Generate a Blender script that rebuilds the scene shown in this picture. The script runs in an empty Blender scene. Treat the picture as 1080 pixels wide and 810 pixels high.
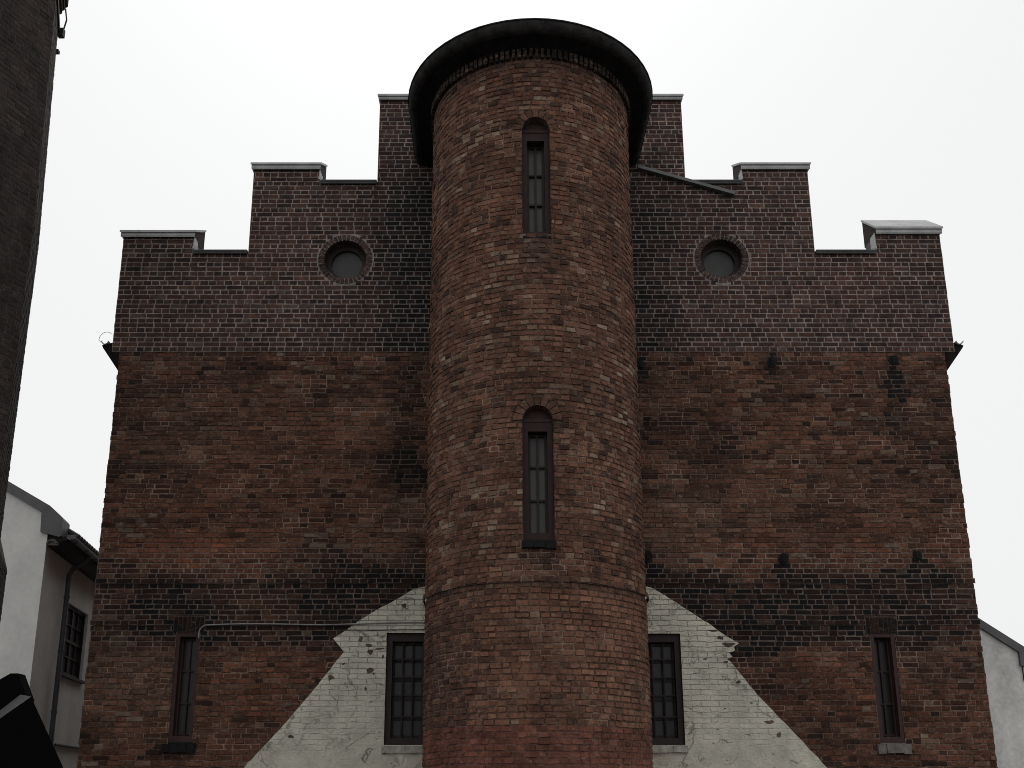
import bpy, math, random
from mathutils import Vector, noise
from mathutils.geometry import tessellate_polygon
R = math.radians
rng = random.Random(11)
scene = bpy.context.scene
col = scene.collection

# ------------------------------------------------------------------ helpers
def tag(o, label=None, cat=None, kind=None, group=None):
    if label: o['label'] = label
    if cat: o['category'] = cat
    if kind: o['kind'] = kind
    if group: o['group'] = group
    return o

def empty(name, loc, label, cat, group=None):
    o = bpy.data.objects.new(name, None); col.objects.link(o)
    o.location = loc; o.empty_display_size = 0.3
    return tag(o, label, cat, None, group)

def origin(o):
    v = Vector((0, 0, 0))
    while o is not None:
        v = v + o.location; o = o.parent
    return v

class MB:
    """collects faces in world space, links them as one mesh object"""
    def __init__(s): s.v = []; s.f = []; s.c = []; s.m = []
    def face(s, pts, c=(1, 1, 1, 1), mi=0):
        n = len(s.v); s.v.extend([tuple(p) for p in pts]); s.f.append(tuple(range(n, n + len(pts)))); s.c.append(c); s.m.append(mi)
    def box(s, a, b, c=(1, 1, 1, 1), xf=None):
        x0, y0, z0 = a; x1, y1, z1 = b
        P = [(x0,y0,z0),(x1,y0,z0),(x1,y1,z0),(x0,y1,z0),(x0,y0,z1),(x1,y0,z1),(x1,y1,z1),(x0,y1,z1)]
        if xf: P = [xf(*p) for p in P]
        for q in ((0,3,2,1),(4,5,6,7),(0,1,5,4),(1,2,6,5),(2,3,7,6),(3,0,4,7)):
            s.face([P[i] for i in q], c)
    def prism(s, poly, y0, y1, c=(1,1,1,1), xf=None):
        """poly in (x,z), extruded along y"""
        xf = xf or (lambda x, y, z: (x, y, z))
        tris = tessellate_polygon([[Vector((x, z, 0)) for x, z in poly]])
        for t in tris:
            s.face([xf(poly[i][0], y0, poly[i][1]) for i in t], c)
            s.face([xf(poly[i][0], y1, poly[i][1]) for i in reversed(t)], c)
        n = len(poly)
        for i in range(n):
            (xa, za), (xb, zb) = poly[i], poly[(i+1) % n]
            s.face([xf(xa,y0,za), xf(xb,y0,zb), xf(xb,y1,zb), xf(xa,y1,za)], c)
    def tube(s, pts, r, n=8, c=(1,1,1,1), cap=True):
        pts = [Vector(p) for p in pts]; rings = []
        for i, p in enumerate(pts):
            d = (pts[min(i+1, len(pts)-1)] - pts[max(i-1, 0)]).normalized()
            a = d.orthogonal().normalized() if i == 0 else (a - d*a.dot(d)).normalized()
            b = d.cross(a)
            rings.append([p + (a*math.cos(2*math.pi*k/n) + b*math.sin(2*math.pi*k/n))*r for k in range(n)])
        for i in range(len(rings)-1):
            for k in range(n):
                s.face([rings[i][k], rings[i][(k+1)%n], rings[i+1][(k+1)%n], rings[i+1][k]], c)
        if cap:
            s.face(rings[0][::-1], c); s.face(rings[-1], c)
    def plate(s, outer, holes, yf, yb, reveal=0.0, c=(1,1,1,1), cr=None, back=True):
        """upright plate in XZ with holes; the reveals of the holes run back by `reveal`"""
        loops = [outer] + holes
        flat = [p for l in loops for p in l]
        tris = tessellate_polygon([[Vector((x, z, 0)) for x, z in l] for l in loops])
        for t in tris: s.face([(flat[i][0], yf, flat[i][1]) for i in t], c)
        n = len(outer)
        for i in range(n):
            a, b = outer[i], outer[(i+1) % n]
            s.face([(a[0],yf,a[1]),(b[0],yf,b[1]),(b[0],yb,b[1]),(a[0],yb,a[1])], c)
        for t in (tessellate_polygon([[Vector((x, z, 0)) for x, z in outer]]) if back else ()):
            s.face([(outer[i][0], yb, outer[i][1]) for i in reversed(t)], c)
        for h in holes:
            n = len(h)
            for i in range(n):
                a, b = h[i], h[(i+1) % n]
                s.face([(a[0],yf,a[1]),(b[0],yf,b[1]),(b[0],yf+reveal,b[1]),(a[0],yf+reveal,a[1])], cr or c)
    def build(s, name, mat, parent=None, smooth=False):
        me = bpy.data.meshes.new(name)
        off = origin(parent) if parent is not None else Vector((0,0,0))
        me.from_pydata([(x-off.x, y-off.y, z-off.z) for x, y, z in s.v], [], s.f)
        mats = mat if isinstance(mat, (list, tuple)) else [mat]
        for m in mats: me.materials.append(m)
        at = me.attributes.new('bcol', 'FLOAT_COLOR', 'CORNER')
        buf = []
        for f, c in zip(s.f, s.c):
            for _ in f: buf.extend(c)
        at.data.foreach_set('color', buf)
        me.polygons.foreach_set('material_index', s.m)
        if smooth:
            import bmesh
            bm = bmesh.new(); bm.from_mesh(me); bmesh.ops.remove_doubles(bm, verts=bm.verts, dist=1e-5)
            bmesh.ops.recalc_face_normals(bm, faces=bm.faces)
            for f in bm.faces: f.smooth = True
            for e in bm.edges:
                if len(e.link_faces) == 2 and e.calc_face_angle(0) > R(35): e.smooth = False
            bm.to_mesh(me); bm.free()
        me.update()
        o = bpy.data.objects.new(name, me); col.objects.link(o)
        if parent is not None: o.parent = parent
        return o

def nz(x, y, z=0.0): return noise.noise(Vector((x, y, z)))           # about -1..1
def ss(a, b, x):
    t = max(0.0, min(1.0, (x-a)/(b-a))); return t*t*(3-2*t)
def mix(a, b, t): return tuple(a[i]*(1-t) + b[i]*t for i in range(3))
def mul(a, k): return tuple(x*k for x in a[:3])

# ------------------------------------------------------------------ materials
def newmat(name):
    m = bpy.data.materials.new(name); m.use_nodes = True
    nt = m.node_tree; b = nt.nodes['Principled BSDF']
    return m, nt, b
def N(nt, t, **kw):
    n = nt.nodes.new(t)
    for k, v in kw.items():
        if k.startswith('i_'): n.inputs[k[2:].replace('_', ' ')].default_value = v
        else: setattr(n, k, v)
    return n
def L(nt, a, b): nt.links.new(a, b)

def simple(name, rgb, rough=0.7, metal=0.0, var=0.25, scale=6.0, bump=0.15, spec=0.4, streak=0.0):
    """weathered plain material: two noises over one base colour"""
    m, nt, b = newmat(name)
    tc = N(nt, 'ShaderNodeTexCoord')
    n1 = N(nt, 'ShaderNodeTexNoise', i_Scale=scale, i_Detail=8.0, i_Roughness=0.65)
    n2 = N(nt, 'ShaderNodeTexNoise', i_Scale=scale*9, i_Detail=4.0)
    L(nt, tc.outputs['Object'], n2.inputs['Vector'])
    mp = N(nt, 'ShaderNodeMapping'); mp.inputs['Scale'].default_value = (1, 1, 1 - 0.85*streak)
    L(nt, tc.outputs['Object'], mp.inputs['Vector']); L(nt, mp.outputs[0], n1.inputs['Vector'])
    r = N(nt, 'ShaderNodeValToRGB'); e = r.color_ramp.elements
    e[0].position, e[1].position = 0.3, 0.7
    e[0].color = (*mul(rgb, 1-var), 1); e[1].color = (*mul(rgb, 1+var*0.6), 1)
    ad = N(nt, 'ShaderNodeMath', operation='MULTIPLY_ADD'); ad.inputs[1].default_value = 0.35
    L(nt, n2.outputs[0], ad.inputs[0]); 
    sb = N(nt, 'ShaderNodeMath', operation='SUBTRACT'); sb.inputs[1].default_value = 0.175
    L(nt, n1.outputs[0], ad.inputs[2]); L(nt, ad.outputs[0], sb.inputs[0]); L(nt, sb.outputs[0], r.inputs[0])
    L(nt, r.outputs[0], b.inputs['Base Color'])
    b.inputs['Roughness'].default_value = rough; b.inputs['Metallic'].default_value = metal
    b.inputs['Specular IOR Level'].default_value = spec
    if bump:
        bp = N(nt, 'ShaderNodeBump'); bp.inputs['Strength'].default_value = bump; bp.inputs['Distance'].default_value = 0.01
        L(nt, n2.outputs[0], bp.inputs['Height']); L(nt, bp.outputs[0], b.inputs['Normal'])
    return m

def brick_mat(name, grime=0.35):
    """colour of each brick and each joint comes from the mesh; the shader adds grain, smears and pitting"""
    m, nt, b = newmat(name)
    at = N(nt, 'ShaderNodeAttribute', attribute_name='bcol')
    tc = N(nt, 'ShaderNodeTexCoord')
    n1 = N(nt, 'ShaderNodeTexNoise', i_Scale=22.0, i_Detail=6.0, i_Roughness=0.7)
    n2 = N(nt, 'ShaderNodeTexNoise', i_Scale=90.0, i_Detail=3.0)
    n3 = N(nt, 'ShaderNodeTexNoise', i_Scale=3.0, i_Detail=9.0, i_Roughness=0.72)
    for n in (n1, n2, n3): L(nt, tc.outputs['Object'], n.inputs['Vector'])
    def ramp(src, lo, hi, a, c):
        mr = N(nt, 'ShaderNodeMapRange'); mr.inputs[1].default_value = lo; mr.inputs[2].default_value = hi
        mr.inputs[3].default_value = a; mr.inputs[4].default_value = c; L(nt, src, mr.inputs[0]); return mr.outputs[0]
    f1 = ramp(n1.outputs[0], 0.3, 0.7, 1-grime, 1+grime)
    f3 = ramp(n3.outputs[0], 0.32, 0.68, 1-grime, 1+grime)
    f2 = ramp(n2.outputs[0], 0.3, 0.7, 0.8, 1.2)
    p = N(nt, 'ShaderNodeMath', operation='MULTIPLY'); L(nt, f1, p.inputs[0]); L(nt, f3, p.inputs[1])
    p3 = N(nt, 'ShaderNodeMath', operation='MULTIPLY'); L(nt, p.outputs[0], p3.inputs[0]); L(nt, f2, p3.inputs[1])
    p2 = N(nt, 'ShaderNodeMath', operation='MULTIPLY'); L(nt, p3.outputs[0], p2.inputs[0]); p2.inputs[1].default_value = GAIN
    vm = N(nt, 'ShaderNodeVectorMath', operation='SCALE'); L(nt, at.outputs['Color'], vm.inputs[0]); L(nt, p2.outputs[0], vm.inputs['Scale'])
    # old mortar smeared thinly over the bricks, in ragged patches drawn out along the courses
    mp = N(nt, 'ShaderNodeMapping'); mp.inputs['Scale'].default_value = (1.0, 1.0, 2.6); L(nt, tc.outputs['Object'], mp.inputs['Vector'])
    n4 = N(nt, 'ShaderNodeTexNoise', i_Scale=1.7, i_Detail=5.0, i_Roughness=0.6); L(nt, mp.outputs[0], n4.inputs['Vector'])
    n5 = N(nt, 'ShaderNodeTexNoise', i_Scale=13.0, i_Detail=7.0, i_Roughness=0.75); L(nt, mp.outputs[0], n5.inputs['Vector'])
    a4 = ramp(n4.outputs[0], 0.36, 0.60, 0.0, 1.0); a5 = ramp(n5.outputs[0], 0.48, 0.64, 0.0, 1.0)
    sm = N(nt, 'ShaderNodeMath', operation='MULTIPLY'); L(nt, a4, sm.inputs[0]); L(nt, a5, sm.inputs[1])
    sm2 = N(nt, 'ShaderNodeMath', operation='MULTIPLY'); L(nt, sm.outputs[0], sm2.inputs[0]); L(nt, at.outputs['Alpha'], sm2.inputs[1])
    mx = N(nt, 'ShaderNodeMix', data_type='RGBA'); L(nt, sm2.outputs[0], mx.inputs[0]); L(nt, vm.outputs[0], mx.inputs[6]); mx.inputs[7].default_value = (0.17, 0.108, 0.082, 1)
    # small pale flecks of lime
    n6 = N(nt, 'ShaderNodeTexNoise', i_Scale=9.0, i_Detail=6.0, i_Roughness=0.8); mp6 = N(nt, 'ShaderNodeMapping'); mp6.inputs['Scale'].default_value = (1.0, 1.0, 2.0); mp6.inputs['Location'].default_value = (7, 3, 5)
    L(nt, tc.outputs['Object'], mp6.inputs['Vector']); L(nt, mp6.outputs[0], n6.inputs['Vector'])
    a6 = ramp(n6.outputs[0], 0.57, 0.66, 0.0, 1.0); f6 = N(nt, 'ShaderNodeMath', operation='MULTIPLY'); L(nt, a6, f6.inputs[0]); L(nt, at.outputs['Alpha'], f6.inputs[1])
    mx2 = N(nt, 'ShaderNodeMix', data_type='RGBA'); L(nt, f6.outputs[0], mx2.inputs[0]); L(nt, mx.outputs[2], mx2.inputs[6]); mx2.inputs[7].default_value = (0.32, 0.225, 0.17, 1)
    L(nt, mx2.outputs[2], b.inputs['Base Color'])
    b.inputs['Roughness'].default_value = 0.93; b.inputs['Specular IOR Level'].default_value = 0.2
    bp = N(nt, 'ShaderNodeBump'); bp.inputs['Strength'].default_value = 0.6; bp.inputs['Distance'].default_value = 0.012
    L(nt, n1.outputs[0], bp.inputs['Height']); L(nt, bp.outputs[0], b.inputs['Normal'])
    return m

def paint_mat():
    """flaking whitewash over brick: the courses show through as relief, smooth lumpy render lower down"""
    m, nt, b = newmat('flaking_whitewash')
    at = N(nt, 'ShaderNodeAttribute', attribute_name='bcol')
    tc = N(nt, 'ShaderNodeTexCoord')
    sp = N(nt, 'ShaderNodeSeparateXYZ'); L(nt, tc.outputs['Object'], sp.inputs[0])
    cb = N(nt, 'ShaderNodeCombineXYZ'); L(nt, sp.outputs[0], cb.inputs[0]); L(nt, sp.outputs[2], cb.inputs[1])
    wn = N(nt, 'ShaderNodeTexNoise', i_Scale=5.0, i_Detail=3.0); L(nt, tc.outputs['Object'], wn.inputs['Vector'])
    wv = N(nt, 'ShaderNodeVectorMath', operation='MULTIPLY_ADD'); wv.inputs[1].default_value = (0.06, 0.05, 0)
    L(nt, wn.outputs['Color'], wv.inputs[0]); L(nt, cb.outputs[0], wv.inputs[2])
    bt = N(nt, 'ShaderNodeTexBrick'); bt.offset = 0.5
    for k, v in (('Scale', 1.0), ('Mortar Size', 0.007), ('Mortar Smooth', 0.9), ('Brick Width', 0.27), ('Row Height', 0.0786)): bt.inputs[k].default_value = v
    bt.inputs['Color1'].default_value = (1,1,1,1); bt.inputs['Color2'].default_value = (.8,.8,.8,1); bt.inputs['Mortar'].default_value = (0,0,0,1)
    L(nt, wv.outputs[0], bt.inputs['Vector'])
    # where the courses still show: upper part
    zn = N(nt, 'ShaderNodeTexNoise', i_Scale=1.1, i_Detail=5.0); L(nt, tc.outputs['Object'], zn.inputs['Vector'])
    za = N(nt, 'ShaderNodeMath', operation='MULTIPLY_ADD'); za.inputs[1].default_value = 1.9; L(nt, zn.outputs[0], za.inputs[0]); L(nt, sp.outputs[2], za.inputs[2])
    zm = N(nt, 'ShaderNodeMapRange'); zm.inputs[1].default_value = 3.0; zm.inputs[2].default_value = 4.8; L(nt, za.outputs[0], zm.inputs[0])
    # cracks, and creases darkened as painted shading of rough plaster
    wn2 = N(nt, 'ShaderNodeTexNoise', i_Scale=1.5, i_Detail=9.0, i_Roughness=0.62); wn2.inputs['Distortion'].default_value = 0.6; L(nt, tc.outputs['Object'], wn2.inputs['Vector'])
    rd = N(nt, 'ShaderNodeMath', operation='SUBTRACT'); rd.inputs[1].default_value = 0.5; L(nt, wn2.outputs[0], rd.inputs[0])
    ra = N(nt, 'ShaderNodeMath', operation='ABSOLUTE'); L(nt, rd.outputs[0], ra.inputs[0])
    ck = N(nt, 'ShaderNodeMapRange'); ck.inputs[1].default_value = 0.001; ck.inputs[2].default_value = 0.011; L(nt, ra.outputs[0], ck.inputs[0])
    cmk = N(nt, 'ShaderNodeTexNoise', i_Scale=1.7, i_Detail=4.0); L(nt, cb.outputs[0], cmk.inputs['Vector'])
    cmr = N(nt, 'ShaderNodeMapRange'); cmr.inputs[1].default_value = 0.44; cmr.inputs[2].default_value = 0.58; L(nt, cmk.outputs[0], cmr.inputs[0])
    inv = N(nt, 'ShaderNodeMath', operation='SUBTRACT'); inv.inputs[0].default_value = 1.0; L(nt, ck.outputs[0], inv.inputs[1])
    cr = N(nt, 'ShaderNodeMath', operation='MULTIPLY'); L(nt, inv.outputs[0], cr.inputs[0]); L(nt, cmr.outputs[0], cr.inputs[1])
    # small flakes, stretched along the courses
    fm = N(nt, 'ShaderNodeMapping'); fm.inputs['Scale'].default_value = (4.5, 11, 1); L(nt, cb.outputs[0], fm.inputs['Vector'])
    fn = N(nt, 'ShaderNodeTexNoise', i_Scale=1.0, i_Detail=5.0, i_Roughness=0.6); L(nt, fm.outputs[0], fn.inputs['Vector'])
    fr = N(nt, 'ShaderNodeMapRange'); fr.inputs[1].default_value = 0.665; fr.inputs[2].default_value = 0.70; L(nt, fn.outputs[0], fr.inputs[0])
    # dirt, strengthened so its dark hollows stand in for shaded lumps
    dn = N(nt, 'ShaderNodeTexNoise', i_Scale=2.2, i_Detail=9.0, i_Roughness=0.7); L(nt, tc.outputs['Object'], dn.inputs['Vector'])
    dr = N(nt, 'ShaderNodeMapRange'); dr.inputs[1].default_value = 0.3; dr.inputs[2].default_value = 0.7; dr.inputs[3].default_value = 0.66; dr.inputs[4].default_value = 1.1; L(nt, dn.outputs[0], dr.inputs[0])
    vs = N(nt, 'ShaderNodeVectorMath', operation='SCALE'); L(nt, at.outputs['Color'], vs.inputs[0]); L(nt, dr.outputs[0], vs.inputs['Scale'])
    # joints slightly dirtier
    jm = N(nt, 'ShaderNodeMath', operation='MULTIPLY'); L(nt, bt.outputs['Fac'], jm.inputs[0]); L(nt, zm.outputs[0], jm.inputs[1])
    jf = N(nt, 'ShaderNodeMath', operation='MULTIPLY'); jf.inputs[1].default_value = 0.20; L(nt, jm.outputs[0], jf.inputs[0])
    m1 = N(nt, 'ShaderNodeMix', data_type='RGBA'); m1.inputs[7].default_value = (0.16, 0.14, 0.11, 1)
    L(nt, jf.outputs[0], m1.inputs[0]); L(nt, vs.outputs[0], m1.inputs[6])
    fx = N(nt, 'ShaderNodeMath', operation='MAXIMUM')
    cf = N(nt, 'ShaderNodeMath', operation='MULTIPLY'); cf.inputs[1].default_value = 0.48; L(nt, cr.outputs[0], cf.inputs[0])
    L(nt, cf.outputs[0], fx.inputs[0]); L(nt, fr.outputs[0], fx.inputs[1])
    fx2 = N(nt, 'ShaderNodeMath', operation='MULTIPLY'); fx2.inputs[1].default_value = 0.85; L(nt, fx.outputs[0], fx2.inputs[0])
    m2 = N(nt, 'ShaderNodeMix', data_type='RGBA'); m2.inputs[7].default_value = (0.10, 0.075, 0.06, 1)
    L(nt, fx2.outputs[0], m2.inputs[0]); L(nt, m1.outputs[2], m2.inputs[6])
    L(nt, m2.outputs[2], b.inputs['Base Color']); b.inputs['Roughness'].default_value = 0.9; b.inputs['Specular IOR Level'].default_value = 0.2
    # relief
    h1 = N(nt, 'ShaderNodeMath', operation='MULTIPLY'); h1.inputs[1].default_value = -1.0; L(nt, jm.outputs[0], h1.inputs[0])
    h2 = N(nt, 'ShaderNodeMath', operation='MULTIPLY_ADD'); h2.inputs[1].default_value = 3.2; L(nt, dn.outputs[0], h2.inputs[0]); L(nt, h1.outputs[0], h2.inputs[2])
    h3 = N(nt, 'ShaderNodeMath', operation='SUBTRACT'); L(nt, h2.outputs[0], h3.inputs[0]); L(nt, fx.outputs[0], h3.inputs[1])
    bp = N(nt, 'ShaderNodeBump'); bp.inputs['Strength'].default_value = 0.9; bp.inputs['Distance'].default_value = 0.03
    L(nt, h3.outputs[0], bp.inputs['Height']); L(nt, bp.outputs[0], b.inputs['Normal'])
    return m

M = {}
GAIN = 0.72
M['brick'] = brick_mat('weathered_brick', 0.42)
M['paint'] = paint_mat()
M['zinc'] = simple('zinc_sheet', (0.40, 0.405, 0.40), 0.5, 0.0, 0.3, 3.0, 0.1, 0.5)
M['zinc_dark'] = simple('weathered_dark_sheet', (0.095, 0.096, 0.098), 0.5, 0.0, 0.35, 3.0, 0.1, 0.5)
M['eave'] = simple('sooty_eave_render', (0.016, 0.014, 0.0135), 0.95, 0.0, 0.6, 7.0, 1.0, 0.05)
M['eave_roll'] = simple('sooty_roof_edge', (0.036, 0.034, 0.033), 0.95, 0.0, 0.6, 7.0, 1.0, 0.05)
M['roofing'] = simple('dark_roofing', (0.05, 0.05, 0.052), 0.7, 0.0, 0.3, 3.0, 0.2)
M['red_wood'] = simple('worn_oxblood_paint', (0.042, 0.019, 0.0175), 0.65, 0.0, 0.35, 9.0, 0.25, 0.3)
M['dark_wood'] = simple('dark_brown_paint', (0.026, 0.016, 0.014), 0.65, 0.0, 0.35, 9.0, 0.25, 0.3)
M['tower_wood'] = simple('dark_oxblood_paint', (0.030, 0.0145, 0.0135), 0.7, 0.0, 0.4, 9.0, 0.3, 0.25)
M['iron'] = simple('rusty_dark_iron', (0.025, 0.02, 0.019), 0.7, 0.0, 0.4, 12.0, 0.3, 0.3)
M['sill_dark'] = simple('sooty_sill', (0.011, 0.010, 0.010), 0.85, 0.0, 0.5, 12.0, 0.5, 0.2)
M['sill_pale'] = simple('pale_stone_sill', (0.38, 0.36, 0.31), 0.85, 0.0, 0.45, 9.0, 0.6, 0.2)
M['sill_grey'] = simple('grey_stone_sill', (0.15, 0.135, 0.125), 0.85, 0.0, 0.45, 9.0, 0.6, 0.2)
M['conduit'] = simple('grey_conduit', (0.21, 0.205, 0.20), 0.6, 0.0, 0.3, 8.0, 0.0)
M['plaster'] = simple('pale_plaster', (0.74, 0.735, 0.71), 0.9, 0.0, 0.17, 1.3, 0.1, 0.2, 0.5)
M['plaster_shade'] = M['plaster']
M['plaster_stained'] = simple('stained_plaster', (0.68, 0.675, 0.65), 0.9, 0.0, 0.38, 1.5, 0.15, 0.2, 0.4)
M['black'] = simple('black_enamel', (0.0025, 0.0025, 0.0025), 0.8, 0.0, 0.3, 6.0, 0.05, 0.03)
M['hood'] = simple('enamel_sky_sheen', (0.055, 0.053, 0.053), 0.6, 0.0, 0.2, 10.0, 0.05, 0.4)  # grey colour stands in for sky reflected on the black rim
M['tile'] = simple('dark_clay_tile', (0.05, 0.042, 0.04), 0.8, 0.0, 0.4, 6.0, 0.3)
M['ground'] = simple('wet_cobble_yard', (0.11, 0.105, 0.10), 0.7, 0.0, 0.4, 2.5, 0.5)
def glass_mat(name, rgb, rough, spec):
    m, nt, b = newmat(name)
    tc = N(nt, 'ShaderNodeTexCoord'); n = N(nt, 'ShaderNodeTexNoise', i_Scale=6.0, i_Detail=5.0); L(nt, tc.outputs['Object'], n.inputs['Vector'])
    r = N(nt, 'ShaderNodeValToRGB'); r.color_ramp.elements[0].color = (*mul(rgb, .6), 1); r.color_ramp.elements[1].color = (*mul(rgb, 1.5), 1)
    L(nt, n.outputs[0], r.inputs[0]); L(nt, r.outputs[0], b.inputs['Base Color'])
    b.inputs['Roughness'].default_value = rough; b.inputs['Specular IOR Level'].default_value = spec
    return m
M['pane'] = glass_mat('dusty_dark_pane', (0.015, 0.015, 0.015), 0.3, 0.25)
M['pane_grey'] = glass_mat('pale_reflection_pane', (0.05, 0.05, 0.048), 0.4, 0.3)  # grey base colour stands in for pale reflections in the tower panes

M['pane_round'] = glass_mat('dull_round_pane', (0.034, 0.034, 0.033), 0.4, 0.3)
M['pane_house'] = glass_mat('curtained_pane', (0.04, 0.04, 0.04), 0.6, 0.05)
# ------------------------------------------------------------------ brickwork
def subtract(a, b, forb):
    segs = [(a, b)]
    for (p, q) in forb:
        out = []
        for (x, y) in segs:
            if q <= x or p >= y: out.append((x, y)); continue
            if p > x: out.append((x, p))
            if q < y: out.append((q, y))
        segs = out
    return segs

def brick_field(mb, z0, z1, h, u0, u1, forb, mapf, colf, mcolf, joint=0.011, proud=0.006, recess=0.008, jit=0.003, bond='english', wob=0.0, edge=0.006, proud_rows=None, smear=0.2):
    """lays courses of single bricks with their own joint cell behind each; mapf(u, z, d) -> point, d outwards"""
    nrow = int(round((z1-z0)/h)); h = (z1-z0)/nrow
    for r in range(nrow):
        zb = z0 + r*h; zt = zb + h; zc = (zb+zt)/2
        fb = forb(zc)
        a = u0 + rng.uniform(-edge, edge); b = u1 + rng.uniform(-edge, edge)
        extra = proud_rows(zc) if proud_rows else 0.0
        # the row's brick ends
        cuts = [a]; u = a - rng.uniform(0, 0.2); k = rng.randint(0, 1)
        while u < b:
            if bond == 'english': w = 0.262 if r % 2 else 0.131
            elif bond == 'cross':
                w = (0.262 if r % 3 else (0.131 if rng.random() < .7 else .262))
                if rng.random() < .14: w = 0.131
            elif bond == 'flemish':
                k = 1-k; w = 0.25 if (k and rng.random() < .8) else 0.128
            else: w = rng.choice((0.105, 0.115, 0.125, 0.13, 0.14, 0.15, 0.185))
            u += w*rng.uniform(0.95, 1.05)
            if u > a + 0.04 and u < b - 0.04: cuts.append(u)
        cuts.append(b)
        for i in range(len(cuts)-1):
            for (p, q) in subtract(cuts[i], cuts[i+1], fb):
                if q - p < 0.012: continue
                uc = (p+q)/2
                wz = (lambda uu: wob*nz(uu*0.9, zc*1.7, 5.0)) if wob else (lambda uu: 0.0)
                # joint cell
                mc = mcolf(uc, zc)
                d = -recess + extra
                mb.face([mapf(p, zb+wz(p), d), mapf(q, zb+wz(q), d), mapf(q, zt+wz(q), d), mapf(p, zt+wz(p), d)], (*mc, smear))
                c = colf(uc, zc)
                if c is None: continue
                smr = smear*ss(.012, .05, c[1])
                jj = joint/2
                P = []
                for (uu, zz) in ((p+jj, zb+jj), (q-jj, zb+jj), (q-jj, zt-jj), (p+jj, zt-jj)):
                    P.append((uu + rng.uniform(-jit, jit), zz + wz(uu) + rng.uniform(-jit, jit)*0.8))
                dd = extra + rng.uniform(-0.4, 1.0)*proud
                t = rng.uniform(-1, 1)*proud*0.5; t2 = rng.uniform(-1, 1)*proud*0.5
                D = (dd+t+t2, dd-t+t2, dd-t-t2, dd+t-t2)
                ins = 0.006
                cu = sum(x[0] for x in P)/4; cz = sum(x[1] for x in P)/4
                F = []
                for (uu, zz), de in zip(P, D):
                    F.append(mapf(uu - math.copysign(min(ins, abs(uu-cu)*.4), uu-cu), zz - math.copysign(ins*0.8, zz-cz), max(de, -recess+0.001)))
                Bk = [mapf(uu, zz, -recess-0.004+extra) for (uu, zz) in P]
                c4 = (*c, smr)
                mb.face(F, c4)
                for e in range(4):
                    g = (e+1) % 4
                    mb.face([Bk[e], Bk[g], F[g], F[e]], c4)

# ================================================================== THE BRICK BUILDING
YF = 15.0           # face of the lower wall
YU = 14.982         # face of the upper wall, a little proud
UL, UR = -5.97, 7.225
VL, VR = -6.09, 7.37
ZB = 8.31           # where upper and lower brickwork meet
bld = empty('brick_building', (0.62, 15.0, 0), 'dark red brick building with stepped parapet and small slit windows behind round tower', 'building')

def blob(u, z, cu, cz, su, sz): return math.exp(-((u-cu)/su)**2 - ((z-cz)/sz)**2)
SOOT = [(-1.35, 7.1, .28, .9, .8), (-1.25, 6.2, .45, .30, 1.0), (-1.7, 6.55, .5, .25, .7), (-1.3, 8.0, .3, .25, .5),
        (2.33, 8.05, .14, .35, 1.2), (2.4, 7.3, .18, .7, .5), (6.38, 7.8, .17, .5, 1.0), (4.43, 8.05, .16, .2, .9), (3.45, 6.9, .3, .25, .6), (3.4, 6.35, .45, .3, .6),
        (2.34, 4.9, .2, .2, 1.0), (4.39, 4.75, .13, .35, 1.2), (6.4, 4.85, .16, .3, 1.0), (3.3, 4.1, .8, .4, .9), (3.7, 3.7, .5, .3, 1.0), (4.6, 4.2, 1.2, .22, .7),
        (-4.6, 2.1, .3, .2, 1.0), (5.7, 2.1, .3, .18, .6), (5.7, 4.0, .4, .3, .7), (-4.5, 4.0, .5, .3, .6), (-1.6, 4.6, 1.0, .35, .7), (6.9, 6.8, 1.2, 1.4, .35), (-5.6, 7.6, .9, .8, .35),
        (6.6, 3.2, .9, .3, .35)]
RED = [(4.58, 4.95, .7, .35, .8), (5.9, 5.3, .7, .4, .5), (-4.1, 5.1, 1.3, .45, .6), (-3.7, 2.9, .5, .25, .9), (5.6, 2.85, .7, .25, 1.0), (-5.1, 5.3, .8, .5, .5), (6.6, 3.0, .5, .25, .8), (4.9, 3.2, .5, .3, .5), (-2.6, 7.0, 1.5, .6, .4)]
PALE = [(-5.3, 3.1, .9, .7, .9), (-2.0, 7.3, .6, .5, .4), (-1.3, 5.5, .5, .45, .9), (2.7, 5.6, .5, .6, 1.0), (3.0, 7.6, .6, .4, .5), (-4.2, 7.3, 1.6, .35, .5), (-4.9, 6.6, 1.2, .25, .5), (3.4, 5.6, 1.0, .4, .5), (5.2, 5.9, 1.4, .3, .3), (6.5, 3.4, .5, .25, .5)]
def field(lst, u, z):
    s = 0.0
    w1 = nz(u*1.6, z*2.2, 3.1)*0.35; w2 = nz(u*1.6+9, z*2.2, 7.7)*0.3
    for (cu, cz, su, sz, k) in lst: s += k*blob(u+w1*su, z+w2*sz, cu, cz, su, sz)
    return s
def soot(u, z):
    s = field(SOOT, u, z)
    band = ss(3.45, 3.75, z + .12*nz(u*.8, 3.3)) * (1 - ss(4.55, 4.85, z + .22*nz(u*.7, 1.1)))
    s += band*(0.72 + 0.5*nz(u*1.1, z*1.3, 2.0))
    s += 0.38*ss(.05, .5, nz(u*.55, z*3.2, 11.0)) + .3*ss(.1, .5, nz(u*.9, z*1.1, 15.0))
    return max(0.0, min(1.0, s))
def clamp3(c): return tuple(max(0.004, min(0.9, x)) for x in c)

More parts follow.
